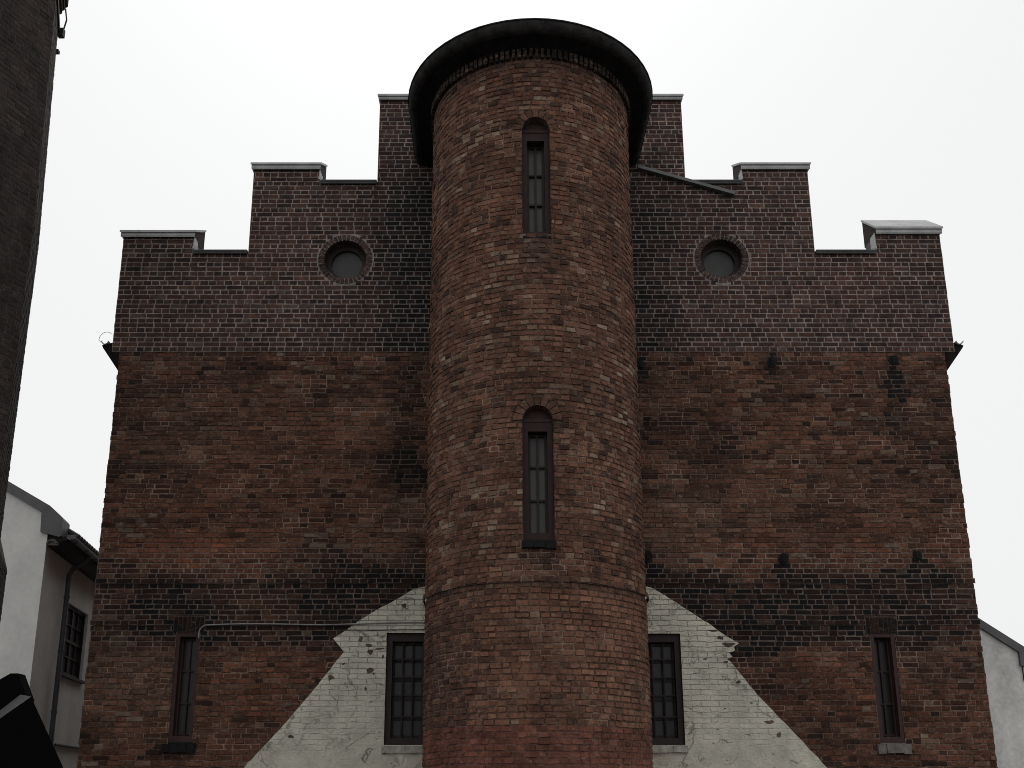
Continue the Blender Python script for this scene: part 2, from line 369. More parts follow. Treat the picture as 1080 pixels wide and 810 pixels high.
def col_lower(u, z):
    s = soot(u, z); rd = min(1, field(RED, u, z)); pl = min(1, field(PALE, u, z))
    g = rng.random()
    base = (0.132, 0.052, 0.031)
    if g < .22: base = (0.165, 0.070, 0.042)
    elif g < .42: base = (0.098, 0.038, 0.025)
    elif g < .54: base = (0.050, 0.025, 0.019)
    elif g < .62: base = (0.165, 0.098, 0.068)
    base = mix(base, (0.20, 0.066, 0.033), rd*rng.uniform(.3, .9))
    base = mix(base, (0.185, 0.118, 0.082), pl*rng.uniform(.1, .8))
    row = 0.30*nz(u*.25, z*9.0, 4.0) + .15*nz(u*.6, z*3.5, 14.0)
    k = (1 + row)*rng.uniform(.66, 1.34)*(1 + .35*nz(u*.5, z*.9, 1.0))
    if rng.random() < .004 + .05*ss(.1, .5, nz(u*.8, z*1.6, 91.0)): base, k = (0.25, 0.18, 0.135), rng.uniform(.8, 1.1)
    base = mix(mul(base, k), (0.012, 0.010, 0.010), min(1, s*rng.uniform(.7, 1.2)))
    return clamp3(base)
def mcol_lower(u, z):
    s = soot(u, z)
    m = mix((0.060, 0.030, 0.020), (0.37, 0.26, 0.20), min(1, (.42 + .8*ss(-.25, .5, nz(u*1.2, z*2.4, 8.0)))*rng.random()**1.3))
    clear = max(ss(3.45, 3.7, z)*(1-ss(4.9, 5.2, z)), ss(8.05, 8.2, z + .25*nz(u*.8, 3.0))*ss(-.1, .1, nz(u*.9, 55.0)))          # repointed with paler mortar round the ledges
    m = mix(m, (0.33, 0.27, 0.235), clear*.8*rng.uniform(.5, 1.1))
    m = mix(m, (0.030, 0.025, 0.024), s*.78*rng.uniform(.4, 1))
    return clamp3(m)

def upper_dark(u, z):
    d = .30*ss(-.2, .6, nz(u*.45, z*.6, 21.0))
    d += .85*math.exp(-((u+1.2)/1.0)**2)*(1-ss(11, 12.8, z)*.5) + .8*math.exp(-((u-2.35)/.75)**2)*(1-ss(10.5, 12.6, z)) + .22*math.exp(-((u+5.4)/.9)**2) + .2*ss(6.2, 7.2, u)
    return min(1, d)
def col_upper(u, z):
    d = upper_dark(u, z); g = rng.random()
    base = (0.092, 0.049, 0.040)
    if g < .25: base = (0.118, 0.060, 0.046)
    elif g < .50: base = (0.062, 0.040, 0.038)
    elif g < .58: base = (0.125, 0.085, 0.072)
    base = mix(base, (0.120, 0.056, 0.043), .6*ss(.05, .5, nz(u*.7, z*.9, 27.0)))
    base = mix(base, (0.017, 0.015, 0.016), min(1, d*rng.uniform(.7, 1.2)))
    return clamp3(mul(base, .92*rng.uniform(.72, 1.25)))
def mcol_upper(u, z):
    d = upper_dark(u, z)
    m = mix((0.36, 0.295, 0.26), (0.23, 0.20, 0.19), min(1, d*.8 + .4*ss(.1, .5, nz(u*1.3, z*1.7, 77.0))))
    if z < ZB+.06: m = (.30, .25, .22)
    return clamp3(mul(m, rng.uniform(.7, 1.12)))

# openings, all in facade coordinates (x, z)
NW = [(-4.69, -4.34, 2.22, 3.81), (5.585, 5.945, 2.21, 3.80)]        # narrow windows
BW = [(-1.57, -0.95, 2.18, 3.80), (2.10, 2.765, 2.18, 3.79)]          # barred windows
OC = [(-2.42, 9.945), (3.745, 9.965)]                                 # round windows
OCR, OCO = 0.345, 0.46
def rect(a): return [(a[0], a[2]), (a[1], a[2]), (a[1], a[3]), (a[0], a[3])]
def circ(c, r, n=40): return [(c[0]+r*math.cos(2*math.pi*i/n), c[1]+r*math.sin(2*math.pi*i/n)) for i in range(n)]

# ---- lower wall
GAB_L = [(-0.95, 4.50), (-1.05, 4.49), (-1.18, 4.453), (-1.766, 4.123), (-2.084, 3.91), (-2.357, 3.713), (-2.195, 3.516), (-2.63, 2.95), (-3.02, 2.465), (-3.571, 1.862), (-5.12, 0.0)]
GAB_R = [(2.09, 4.50), (2.317, 4.49), (2.416, 4.455), (3.034, 4.052), (3.5, 3.715), (3.625, 3.64), (3.55, 3.60), (3.57, 3.535), (3.47, 3.50), (3.52, 3.45), (3.44, 3.415), (3.50, 3.36), (3.871, 2.868), (4.279, 2.421), (4.78, 1.862), (6.37, 0.0)]
def gx(pts, z):
    for (xa, za), (xb, zb) in zip(pts, pts[1:]):
        if min(za, zb) <= z <= max(za, zb) and za != zb: return xa + (xb-xa)*(z-za)/(zb-za)
    return None
def forb_lower(zc):
    f = []
    for a in NW + BW:
        if a[2] < zc < a[3]: f.append((a[0], a[1]))
    # soldier arches over the narrow windows
    for a in NW:
        if a[3] <= zc < a[3] + 0.24: f.append((a[0]-.05, a[1]+.05))
    if zc < 4.42:                                    # behind the painted gable
        l, r = gx(GAB_L, zc), gx(GAB_R, zc)
        f.append((l+0.12, r-0.12))
    else: f.append((-0.85, 2.0))
    return f
mb = MB()
brick_field(mb, 0.0, ZB, 0.0786, UL, UR, forb_lower, lambda u, z, d: (u, YF-d, z), col_lower, mcol_lower,
            joint=0.013, proud=0.006, recess=0.005, jit=0.005, bond='flemish', wob=0.010, edge=0.008, smear=0.85,
            proud_rows=lambda z: 0.028 if (abs(z-4.60) < .04 or abs(z-3.93) < .04) else 0.0)
for a in NW:
    n = 7; w = (a[1]-a[0]+.1)/n
    for i in range(n):
        x = a[0]-.05 + i*w; c = (*mul(col_lower(x+.02, a[3]+.1), .75), .3)
        mb.box((x+.007, YF-.004-rng.uniform(0, .008), a[3]+.008), (x+w-.007, YF+.02, a[3]+.235), c)
    mb.face([(a[0]-.05, YF+.004, a[3]), (a[1]+.05, YF+.004, a[3]), (a[1]+.05, YF+.004, a[3]+.24), (a[0]-.05, YF+.004, a[3]+.24)], (.10, .082, .072, .3))
outer = [(UL+.02, 0.0), (UR-.02, 0.0), (UR-.02, ZB), (UL+.02, ZB)]
mb.plate(outer, [rect(a) for a in NW+BW], YF+.02, YF+.40, .26, (.08, .06, .05, 1), (.075, .05, .042, 1))
mb.build('lower_wall', M['brick'], bld)

# ---- upper wall with its stepped top
STEPS = [(VL, -4.93, 10.36), (-4.93, -4.02, 10.06), (-4.02, -2.92, 11.63), (-2.92, -1.94, 11.36), (-1.94, 3.225, 12.99), (3.225, 4.185, 11.36), (4.185, 5.285, 11.63), (5.285, 6.30, 10.06), (6.30, VR, 10.42)]
def forb_upper(zc):
    f = []
    for (a, b, t) in STEPS:
        if zc > t: f.append((a-.03 if a == VL else a, b+.03 if b == VR else b))
    for (cx, cz) in OC:
        d = abs(zc-cz)
        if d < OCO: w = math.sqrt(OCO**2 - d*d); f.append((cx-w, cx+w))
    return f
mb = MB()
brick_field(mb, ZB, 12.98, 0.0834, VL, VR, forb_upper, lambda u, z, d: (u, YU-d, z), col_upper, mcol_upper,
            joint=0.0135, proud=0.004, recess=0.004, jit=0.003, bond='english', edge=0.003, smear=0.08)
for (cx, cz) in OC:                                   # rings of headers round the bull's eyes
    n = 36
    for i in range(n):
        a0 = 2*math.pi*(i+.12)/n; a1 = 2*math.pi*(i+.88)/n
        c = (*clamp3(mul((.070, .045, .041), rng.uniform(.6, 1.2))), 1)
        pf = [(cx+q*math.cos(t), YU-.008-rng.uniform(0, .003), cz+q*math.sin(t)) for q, t in ((OCR, a0), (OCO-.018, a0), (OCO-.018, a1), (OCR, a1))]
        pb = [(x, YU+.01, z) for x, y, z in pf]
        mb.face(pf, c)
        for e in range(4): g = (e+1) % 4; mb.face([pb[e], pb[g], pf[g], pf[e]], c)
    n = 48
    for i in range(n):
        a0, a1 = 2*math.pi*i/n, 2*math.pi*(i+1)/n
        mb.face([(cx+q*math.cos(t), YU+.002, cz+q*math.sin(t)) for q, t in ((OCR, a0), (OCO+.03, a0), (OCO+.03, a1), (OCR, a1))], (.32, .28, .265, 0))
outl = [(VL+.004, ZB), (VR-.004, ZB)]
for (a, b, t) in reversed(STEPS):
    outl += [(b-.004 if b == VR else b, t), (a+.004 if a == VL else a, t)]
mb.plate(outl, [circ(c, OCR) for c in OC], YU+.012, YU+.43, .30, (.17, .15, .147, 1), (.06, .045, .042, 1))
mb.build('upper_wall', M['brick'], bld)

# ---- the two side walls, the back and the roof behind the parapet
for xs, nm in ((UL, 'side_wall'), (UR, 'side_wall')):
    mb = MB(); s = -1 if xs < 0 else 1
    brick_field(mb, 0, 8.3, 0.0786, YF+.01, 40, lambda z: [], (lambda y, z, d, xs=xs, s=s: (xs + s*(d-.012), y, z)), lambda u, z: clamp3(mul((.13, .068, .05), rng.uniform(.6, 1.2))), lambda u, z: (.12, .1, .09), bond='flemish', proud=.006)
    mb.box((xs-s*.34 if s > 0 else xs+.02, YF+.405, 0), (xs-.02 if s > 0 else xs+.34, 40, 8.3), (.1, .08, .07, 1))
    mb.build(nm, M['brick'], bld)
mb = MB(); mb.prism([(UL, 0), (UR, 0), (UR, 8.3), (.63, 11.3), (UL, 8.3)], 39.7, 40.0, (.1, .06, .05, 1)); mb.build('rear_wall', M['brick'], bld)
mb = MB(); mb.prism([(UL-.2, 8.42), (.63, 11.5), (UR+.2, 8.42), (UR+.2, 8.34), (.63, 11.4), (UL-.2, 8.34)], YU+.44, 40.3); mb.build('roof', M['roofing'], bld)

# ---- sheet metal copings on the steps, with upstands on the inner sides
def coping(a, b, t, hgt, over_l, over_r, mat, tilt=0.0, upstand=None):
    mb = MB(); y0, y1 = YU-.055, YU+.47
    x0, x1 = a-over_l, b+over_r
    zt0, zt1 = t+hgt, t+hgt+.05+tilt
    poly = [(y0, t-.005), (y0+.012, t-.03), (y0+.018, t-.005), (y1, t-.005), (y1, zt1), (y0-.02, zt0+.004), (y0-.02, zt0-.014), (y0, zt0-.012)]
    pr = [[(x, y, z) for y, z in poly] for x in (x0, x1)]
    tr = tessellate_polygon([[Vector((y, z, 0)) for y, z in poly]])
    bc = (.052, .036, .031, .1)
    for q in tr: mb.face([pr[0][i] for i in q], bc, 1); mb.face([pr[1][i] for i in reversed(q)], bc, 1)
    if tilt:
        S = [(y0-.022, zt0-.03), (y0-.022, zt0+.008), (y1+.01, zt1+.012), (y1+.01, zt1-.028)]
        E_ = [[(x, y, z) for y, z in S] for x in (x0-.014, x1+.014)]
        mb.face(E_[0]); mb.face(E_[1][::-1])
        for i in range(4): mb.face([E_[0][i], E_[1][i], E_[1][(i+1)%4], E_[0][(i+1)%4]])
    n = len(poly)
    for i in range(n): mb.face([pr[0][i], pr[1][i], pr[1][(i+1)%n], pr[0][(i+1)%n]])
    # standing seams
    k = max(1, int((x1-x0)/.75))
    for i in range(1, k):
        x = x0 + (x1-x0)*i/k
        mb.box((x-.006, y0-.006, t-.03), (x+.006, y1, zt0+.012))
    o = mb.build('coping', [mat, M['brick']], bld)
    if upstand:
        side, zlow = upstand; um = MB()
        xx = b if side > 0 else a
        xa, xb = (xx+.004, xx+.020) if side > 0 else (xx-.020, xx-.004)
        um.box((xa, YU-.012, zlow), (xb, YU+.17, t-.006))
        um.box((xx-.004 if side > 0 else xx-.07, YU-.02, zlow), (xx+.07 if side > 0 else xx+.004, YU-.0135, zlow+.05))
        um.build('side_flashing', M['zinc'], o)
    return o
coping(VL, -4.93, 10.36, .07, .03, .03, M['zinc'], tilt=.27, upstand=(1, 10.13))
coping(-4.93+.02, -4.02-.002, 10.06, .018, 0, 0, M['zinc_dark'])
coping(-4.02, -2.92, 11.63, .07, .03, .03, M['zinc'], tilt=.27, upstand=(1, 11.43))
coping(-2.92+.02, -1.94-.002, 11.36, .018, 0, 0, M['zinc_dark'])
coping(-1.94, 3.225, 12.99, .05, .02, .02, M['zinc'], tilt=.2)
coping(3.225+.002, 4.185-.02, 11.36, .018, 0, 0, M['zinc_dark'])
coping(4.185, 5.285, 11.63, .07, .03, .03, M['zinc'], tilt=.27, upstand=(-1, 11.43))
coping(5.285+.002, 6.30-.02, 10.06, .018, 0, 0, M['zinc_dark'])
o = coping(6.30, VR, 10.42, .075, .0, .02, M['zinc'], tilt=.40, upstand=(-1, 10.13))
o['label'] = 'tilted sheet metal hood on the end step'

# ---- side eaves with gutters below the upper wall
for s, x in ((-1, UL), (1, UR)):
    mb = MB()
    P = [(x-.0*s, 8.0), (x+.28*s, 8.375), (x+.30*s, 8.42), (x-.0*s, 8.50)] if s > 0 else [(x, 8.50), (x-.285, 8.42), (x-.265, 8.375), (x, 8.0)]
    mb.prism(P, YU+.005, 40.2); ev = mb.build('side_eave', M['eave'], bld)
    mb = MB(); n = 8; gx0 = x + .235*s; gr = .06
    for i in range(n):
        t0, t1 = math.pi*(1+i/n), math.pi*(1+(i+1)/n)
        a, b = [(gx0+gr*math.cos(t), 8.485+gr*math.sin(t)) for t in (t0, t1)]
        a2, b2 = [(gx0+(gr-.008)*math.cos(t), 8.485+(gr-.008)*math.sin(t)) for t in (t0, t1)]
        for pa, pb in ((a, b), (a2, b2)):
            mb.face([(pa[0], YU-.03, pa[1]), (pb[0], YU-.03, pb[1]), (pb[0], 40.2, pb[1]), (pa[0], 40.2, pa[1])])
        mb.face([(q[0], YU-.03, q[1]) for q in (a, b, b2, a2)])
    mb.build('gutter', M['zinc'], ev)
    if s < 0:
        mb = MB(); mb.tube([(gx0-.06, YU-.02, 8.46)] + [(gx0+.02+.12*math.cos(t), YU-.02, 8.50+.14*math.sin(t)) for t in [math.pi*(1-k/8) for k in range(7)]] , .0045, 6)
        mb.build('gutter_bracket', M['zinc'], ev)

# ---- painted ghost of an older gable
def rough(pts, step=.09, amp=.006):
    out = []
    for (xa, za), (xb, zb) in zip(pts, pts[1:]):
        n = max(1, int(math.hypot(xb-xa, zb-za)/step))
        for i in range(n):
            t = i/n; out.append((xa+(xb-xa)*t+rng.uniform(-amp, amp), za+(zb-za)*t+rng.uniform(-amp, amp)))
    out.append(pts[-1]); return out
mb = MB()
gl = rough(GAB_L)[::-1]; gr_ = rough(GAB_R)
WHITE = (.635, .605, .51)
mb.plate(gl + gr_, [rect(a) for a in BW], YF-.034, YF+.015, .055, (*WHITE, 1), (.16, .14, .12, 1), back=False)
# places where the paint has come away to the brick
CH = [(-1.33, 4.21, .05, .05), (-1.95, 3.70, .05, .06), (-1.82, 3.62, .09, .035), (-1.80, 3.52, .06, .05), (-1.67, 3.56, .12, .02), (-1.80, 3.25, .08, .05), (-1.75, 3.2, .03, .03), (-2.38, 3.15, .08, .06), (-1.86, 2.98, .03, .04), (-3.0, 2.75, .11, .05), (-2.3, 3.42, .05, .02), (-2.2, 3.34, .06, .02),
      (-2.9, 2.3, .07, .03), (-1.62, 3.45, .03, .05), (3.25, 3.83, .10, .02), (3.34, 3.72, .09, .04), (3.46, 3.63, .14, .05), (3.42, 3.37, .05, .03), (3.58, 3.08, .05, .04), (3.75, 2.78, .03, .02), (4.0, 2.5, .10, .05), (4.12, 2.33, .05, .06), (3.1, 4.05, .06, .02)]
for (u, z, a, b) in CH:
    a *= .75; b *= .8; n = 7; P = []
    for i in range(n):
        t = 2*math.pi*(i+rng.uniform(-.3, .3))/n; k = rng.uniform(.45, 1.25)
        P.append((u+a*k*math.cos(t), YF-.0365, z+b*k*math.sin(t)))
    mb.face(P, (*clamp3(mul((.13, .095, .075), rng.uniform(.5, 1.4))), 1))
mb.build('painted_gable', M['paint'], bld)

def lights(mb, x0, x1, z0, z1, nx, nz_, y, amp=.004):
    """one slightly tilted sheet of glass for each light of a window"""
    for i in range(nx):
        for k in range(nz_):
            a, b = x0+(x1-x0)*i/nx, x0+(x1-x0)*(i+1)/nx; c, d = z0+(z1-z0)*k/nz_, z0+(z1-z0)*(k+1)/nz_
            t, q = rng.uniform(-amp, amp), rng.uniform(-amp, amp)
            mb.face([(a, y+t+q, c), (b, y-t+q, c), (b, y-t-q, d), (a, y+t-q, d)])
# ---- barred windows
def bars(mb, x0, x1, z0, z1, xs, zs, y, w, d):
    for t in xs:
        x = x0+(x1-x0)*t; mb.box((x-w/2, y, z0), (x+w/2, y+d, z1))
    for t in zs:
        z = z0+(z1-z0)*t; mb.box((x0, y+.004, z-w/2), (x1, y+d+.004, z+w/2))
for i, a in enumerate(BW):
    x0, x1, z0, z1 = a
    fr = MB(); t = .085
    fr.box((x0+.004, YF+.02, z0+.004), (x0+t, YF+.13, z1-.004)); fr.box((x1-t, YF+.02, z0+.004), (x1-.004, YF+.13, z1-.004))
    fr.box((x0+t, YF+.022, z1-.12), (x1-t, YF+.13, z1-.004)); fr.box((x0+t, YF+.022, z0+.004), (x1-t, YF+.13, z0+.10))
    w = fr.build('window', M['dark_wood'], bld)
    w['label'] = ('barred window at the left of the tower, set in the painted gable', 'barred window at the right of the tower, set in the painted gable')[i]
    sx0, sx1, sz0, sz1 = x0+t, x1-t, z0+.10, z1-.12
    s = MB(); bars(s, sx0, sx1, sz0, sz1, (.02, .34, .67, .98), (.02, .20, .40, .60, .80, .98), YF+.12, .034, .03); s.build('sash', M['iron'], w)
    p = MB(); lights(p, sx0, sx1, sz0, sz1, 3, 5, YF+.155); p.build('pane', M['pane'], w)
    g = MB()
    for k in (.34, .67): g.tube([(sx0+(sx1-sx0)*k, YF+.08, sz0), (sx0+(sx1-sx0)*k, YF+.08, sz1)], .012, 6)
    for k in (.22, .44, .63, .82): g.box((sx0-.02, YF+.072, sz0+(sz1-sz0)*k-.011), (sx1+.02, YF+.092, sz0+(sz1-sz0)*k+.011))
    g.build('grille', M['iron'], w)
    sl = MB(); n = 7
    for k in range(n):
        xa = x0-.03+(x1-x0+.06)*k/n; xb = x0-.03+(x1-x0+.06)*(k+1)/n
        za, zb = z0-.11+rng.uniform(-.012, .012), z0-.002
        sl.box((xa+.001, YF-.09+rng.uniform(0, .015), za), (xb-.001, YF+.0, zb-rng.uniform(.003, .012)))
    sl.box((x0+.002, YF, z0-.02), (x1-.002, YF+.10, z0+.003))
    sl.build('sill', M['sill_pale'], w)

# ---- narrow windows
for i, a in enumerate(NW):
    x0, x1, z0, z1 = a
    fr = MB(); t = .055; dp = .22
    fr.box((x0+.003, YF+.012, z0+.003), (x0+t, YF+dp, z1-.003)); fr.box((x1-t, YF+.012, z0+.003), (x1-.003, YF+dp, z1-.003))
    fr.box((x0+t, YF+.014, z1-.06), (x1-t, YF+dp, z1-.003)); fr.box((x0+t, YF+.014, z0+.003), (x1-t, YF+dp, z0+.09))
    fr.box((x0+t, YF+.14, z0+.09), (x0+t+.02, YF+dp, z1-.06)); fr.box((x1-t-.02, YF+.14, z0+.09), (x1-t, YF+dp, z1-.06))
    w = fr.build('window', M['red_wood'], bld)
    w['label'] = ('narrow slit window near the left edge of the facade', 'narrow slit window near the right edge of the facade')[i]
    sx0, sx1, sz0, sz1 = x0+t+.02, x1-t-.02, z0+.09, z1-.06
    s = MB(); bars(s, sx0, sx1, sz0, sz1, (.5,), (.02, .33, .66, .98), YF+.165, .024, .03); s.build('sash', M['red_wood'], w)
    p = MB(); lights(p, sx0, sx1, sz0, sz1, 2, 3, YF+.204); p.build('pane', M['pane'], w)
    sl = MB()
    n = 4
    for k in range(n):
        xa = x0-.06+(x1-x0+.12)*k/n; xb = x0-.06+(x1-x0+.12)*(k+1)/n
        sl.box((xa+.002, YF-.08+rng.uniform(0, .02), z0-.14+rng.uniform(-.015, .015)), (xb-.002, YF, z0-.006-rng.uniform(0, .015)))
    sl.box((x0+.004, YF, z0-.03), (x1-.004, YF+.12, z0+.002))
    sl.build('sill', M['sill_dark'] if i == 0 else M['sill_grey'], w)

# ---- bull's eyes
def ring(mb, cx, cz, r0, r1, y0, y1, n=40):
    for i in range(n):
        a0, a1 = 2*math.pi*i/n, 2*math.pi*(i+1)/n
        p = lambda r, a, y: (cx+r*math.cos(a), y, cz+r*math.sin(a))
        mb.face([p(r0,a0,y0), p(r1,a0,y0), p(r1,a1,y0), p(r0,a1,y0)])
        mb.face([p(r0,a0,y0), p(r0,a1,y0), p(r0,a1,y1), p(r0,a0,y1)])
        mb.face([p(r1,a0,y0), p(r1,a0,y1), p(r1,a1,y1), p(r1,a1,y0)])
for i, (cx, cz) in enumerate(OC):
    mb = MB(); ring(mb, cx, cz, .255, OCR-.002, YU+.17, YU+.24); w = mb.build('round_window', M['dark_wood'], bld)
    w['label'] = ('round window left of the tower', 'round window right of the tower')[i]
    mb = MB(); mb.face([(cx+.262*math.cos(2*math.pi*k/40), YU+.225, cz+.262*math.sin(2*math.pi*k/40)) for k in range(40)]); mb.build('pane', M['pane_round'], w)

# ---- iron wall anchors, rusted black
for (u, z) in [(2.33, 8.12), (2.335, 4.96), (4.44, 8.14), (4.385, 4.93), (6.38, 8.16), (6.41, 4.98)]:
    mb = MB()
    P = [(u+dx*rng.uniform(.8, 1.2), z+dz*rng.uniform(.8, 1.2)) for dx, dz in ((-.06, -.07), (0, -.09), (.06, -.07), (.07, 0), (.055, .07), (0, .08), (-.055, .07), (-.07, 0))]
    mb.prism(P, YF-.018, YF+.01); mb.box((u-.022, YF-.034, z-.05), (u+.022, YF-.017, z+.05))
    mb.build('wall_anchor', M['sill_dark'], bld)

# ---- conduit, and a thin dark tube standing in for a ledge line
mb = MB(); pts = [(-4.345, YF-.045, 3.72), (-4.345, YF-.045, 3.80)]
for k in range(1, 7):
    t = math.pi - math.pi/2*k/6; pts.append((-4.225+.12*math.cos(t), YF-.045, 3.80+.115*math.sin(t)))
k = 14
for i in range(1, k+1):
    t = i/k; pts.append((-4.2+3.28*t, YF-.045, 3.915+.012*math.sin(t*9)+.03*t))
mb.tube(pts, .011, 8); mb.build('conduit', M['conduit'], bld)
mb = MB(); mb.tube([(-2.3, YF-.03, 3.845), (-1.8, YF-.032, 3.84), (-.94, YF-.03, 3.85)], .008, 6); mb.build('ledge_line', M['iron'], bld)

# ---- slanting flashing bar right of the tower
mb = MB()
def bar(a, b, w, d):
    ax, az = a; bx, bz = b; l = math.hypot(bx-ax, bz-az); nx, nzz = -(bz-az)/l*w/2, (bx-ax)/l*w/2
    return [(ax-nx, az-nzz), (bx-nx, bz-nzz), (bx+nx, bz+nzz), (ax+nx, az+nzz)]
mb.prism(bar((2.43, 11.63), (4.02, 11.12), .055, .1), YU-.09, YU-.01)
mb.build('flashing_bar', M['zinc_dark'], bld)

# ================================================================== THE ROUND TOWER
CX, YT, RT = 0.575, 13.64, 1.49
LS = YF - YT; ARC = math.pi*RT; STOT = 2*LS + ARC
tow = empty('round_tower', (CX, YT, 0), 'round red brick stair tower with dark overhanging eave and two arched slit windows', 'tower')
def upath(s, off):
    """point on the U-shaped plan at arc length s of the shaft, moved outwards by off"""
    if s < LS: return (CX-(RT+off), YF - s)
    if s > LS+ARC: return (CX+(RT+off), YT + (s-LS-ARC))
    t = (s-LS)/RT; return (CX-(RT+off)*math.cos(t), YT-(RT+off)*math.sin(t))
def tmap(s, z, d): x, y = upath(s, d); return (x, y, z)
SC = STOT/2
ZT = 11.50
TW = [(8.72, 10.545, .19), (4.53, 6.29, .193)]        # sill, crown, half width of the arched windows
SW = (0.012, -0.008)
def arch_halfwidth(w, z):
    z0, z1, hw = w; spring = z1 - hw*.95
    if z < z0 or z > z1: return 0
    if z <= spring: return hw
    return hw*math.sqrt(max(0, 1-((z-spring)/(z1-spring))**2))
def forb_tower(zc):
    f = []
    for w, ds in zip(TW, SW):
        h = arch_halfwidth(w, zc)
        if h > 0: f.append((SC+ds-h, SC+ds+h))
        spring = w[1]-w[2]*.95                         # voussoir ring
        ro = w[2]+.13; dz = zc-spring
        if 0 < dz < ro: hh = math.sqrt(ro*ro-dz*dz); f.append((SC+ds-hh, SC+ds+hh))
    return f
TSOOT_SHADE = [(SC, 8.5, .22, .3, .9), (SC, 4.33, .22, .2, .8), (SC, 4.0, 9, .042, .85), (SC-.2, 11.45, 9, .16, .5)]  # dark below sills and eave; thin ring row is its shadow line painted in
def col_tower(s, z):
    g = rng.random()
    base = (0.165, 0.074, 0.047)
    if g < .25: base = (0.190, 0.094, 0.061)
    elif g < .48: base = (0.130, 0.055, 0.036)
    elif g < .60: base = (0.080, 0.040, 0.030)
    elif g < .69: base = (0.215, 0.135, 0.095)
    k = rng.uniform(.74, 1.24)*(1 + .28*nz(s*.8, z*.8, 31.0) + .16*nz(s*.4, z*7, 41.0))
    pal = ss(.05, .55, nz(s*1.1, z*1.3, 51.0))
    if rng.random() < .012 + .09*pal: base, k = (0.31, 0.22, 0.16), rng.uniform(.7, 1.15)
    if z < 4.0:
        base = mix(base, (0.25, 0.118, 0.076), .75*ss(-.6, .3, nz(s*.7, z*.7, 61.0)))
        dk = ss(.25, .75, (SC-s)/RT)                    # darker repaired bricks on the left flank
        if rng.random() < .75*dk: base = mix(base, (0.085, 0.04, 0.034), .8)
    if z < 2.29 + .05*nz(s*1.2, 0): base = mix(base, (0.20, 0.070, 0.048), .75); k *= .9
    s_ = min(1, field(TSOOT_SHADE, s, z))
    # soot patches and the ring's painted shadow line
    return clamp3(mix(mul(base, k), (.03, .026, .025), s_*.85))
def mcol_tower(s, z):
    m = mix((0.070, 0.036, 0.024), (0.32, 0.22, 0.165), min(1, (.28 + ss(-.1, .5, nz(s*1.5, z*2, 71.0)) + .35*ss(.2, 1.0, (SC-s)/RT))*rng.random()))
    if z < 2.29: m = (0.17, 0.085, 0.068)
    return clamp3(m)
mb = MB()
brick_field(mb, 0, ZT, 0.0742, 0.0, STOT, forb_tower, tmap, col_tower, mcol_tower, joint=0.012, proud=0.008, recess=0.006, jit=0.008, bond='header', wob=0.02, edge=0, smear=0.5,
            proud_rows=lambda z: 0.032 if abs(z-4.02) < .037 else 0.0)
for w, ds in zip(TW, SW):
    spring = w[1]-w[2]*.95; n = 9
    for i in range(n):
        a0, a1 = math.pi*(i+.06)/n, math.pi*(i+.94)/n
        c = (*clamp3(mul((.125, .064, .045), rng.uniform(.6, 1.25))), .4); P = []
        for q, t in ((w[2]+.002, a0), (w[2]+.125, a0), (w[2]+.125, a1), (w[2]+.002, a1)): P.append((SC+ds+q*math.cos(t), spring+q*math.sin(t)))
        F = [tmap(s, z, .006+rng.uniform(0, .006)) for s, z in P]; Bk = [tmap(s, z, -.02) for s, z in P]
        mb.face(F, c)
        for e in range(4): g = (e+1) % 4; mb.face([Bk[e], Bk[g], F[g], F[e]], c)
# core behind the bricks, open at the windows
ss_ = sorted(set([STOT*i/90 for i in range(91)] + [SC+ds+w[2]*k/10 for w, ds in zip(TW, SW) for k in range(-10, 11)]))
cc = (.10, .07, .055, 1)
for a, b in zip(ss_, ss_[1:]):
    m_ = (a+b)/2; lv = [0.0]
    for w, ds in sorted(zip(TW, SW)):
        x = abs(m_-SC-ds)
        if x < w[2]:
            spring = w[1]-w[2]*.95
            lv += [w[0], spring + w[2]*.95*math.sqrt(1-(x/w[2])**2)]
    lv.append(ZT+.4)
    for i in range(0, len(lv), 2):
        mb.face([tmap(a, lv[i], -.018), tmap(b, lv[i], -.018), tmap(b, lv[i+1], -.018), tmap(a, lv[i+1], -.018)], cc)
# window reveals in brick
for w, ds in zip(TW, SW):
    spring = w[1]-w[2]*.95
    out = [(-w[2], w[0])] + [(w[2]*math.cos(math.pi*(1-k/14)), spring+w[2]*.95*math.sin(math.pi*(1-k/14))) for k in range(15)] + [(w[2], w[0])]
    for p, q in zip(out, out[1:]+out[:1]):
        yb = YT-RT+.32
        P1, P2 = tmap(SC+ds+p[0], p[1], .004), tmap(SC+ds+q[0], q[1], .004)
        mb.face([P1, P2, (P2[0], yb, P2[2]), (P1[0], yb, P1[2])], (.085, .055, .045, 1))
mb.build('shaft', M['brick'], tow)

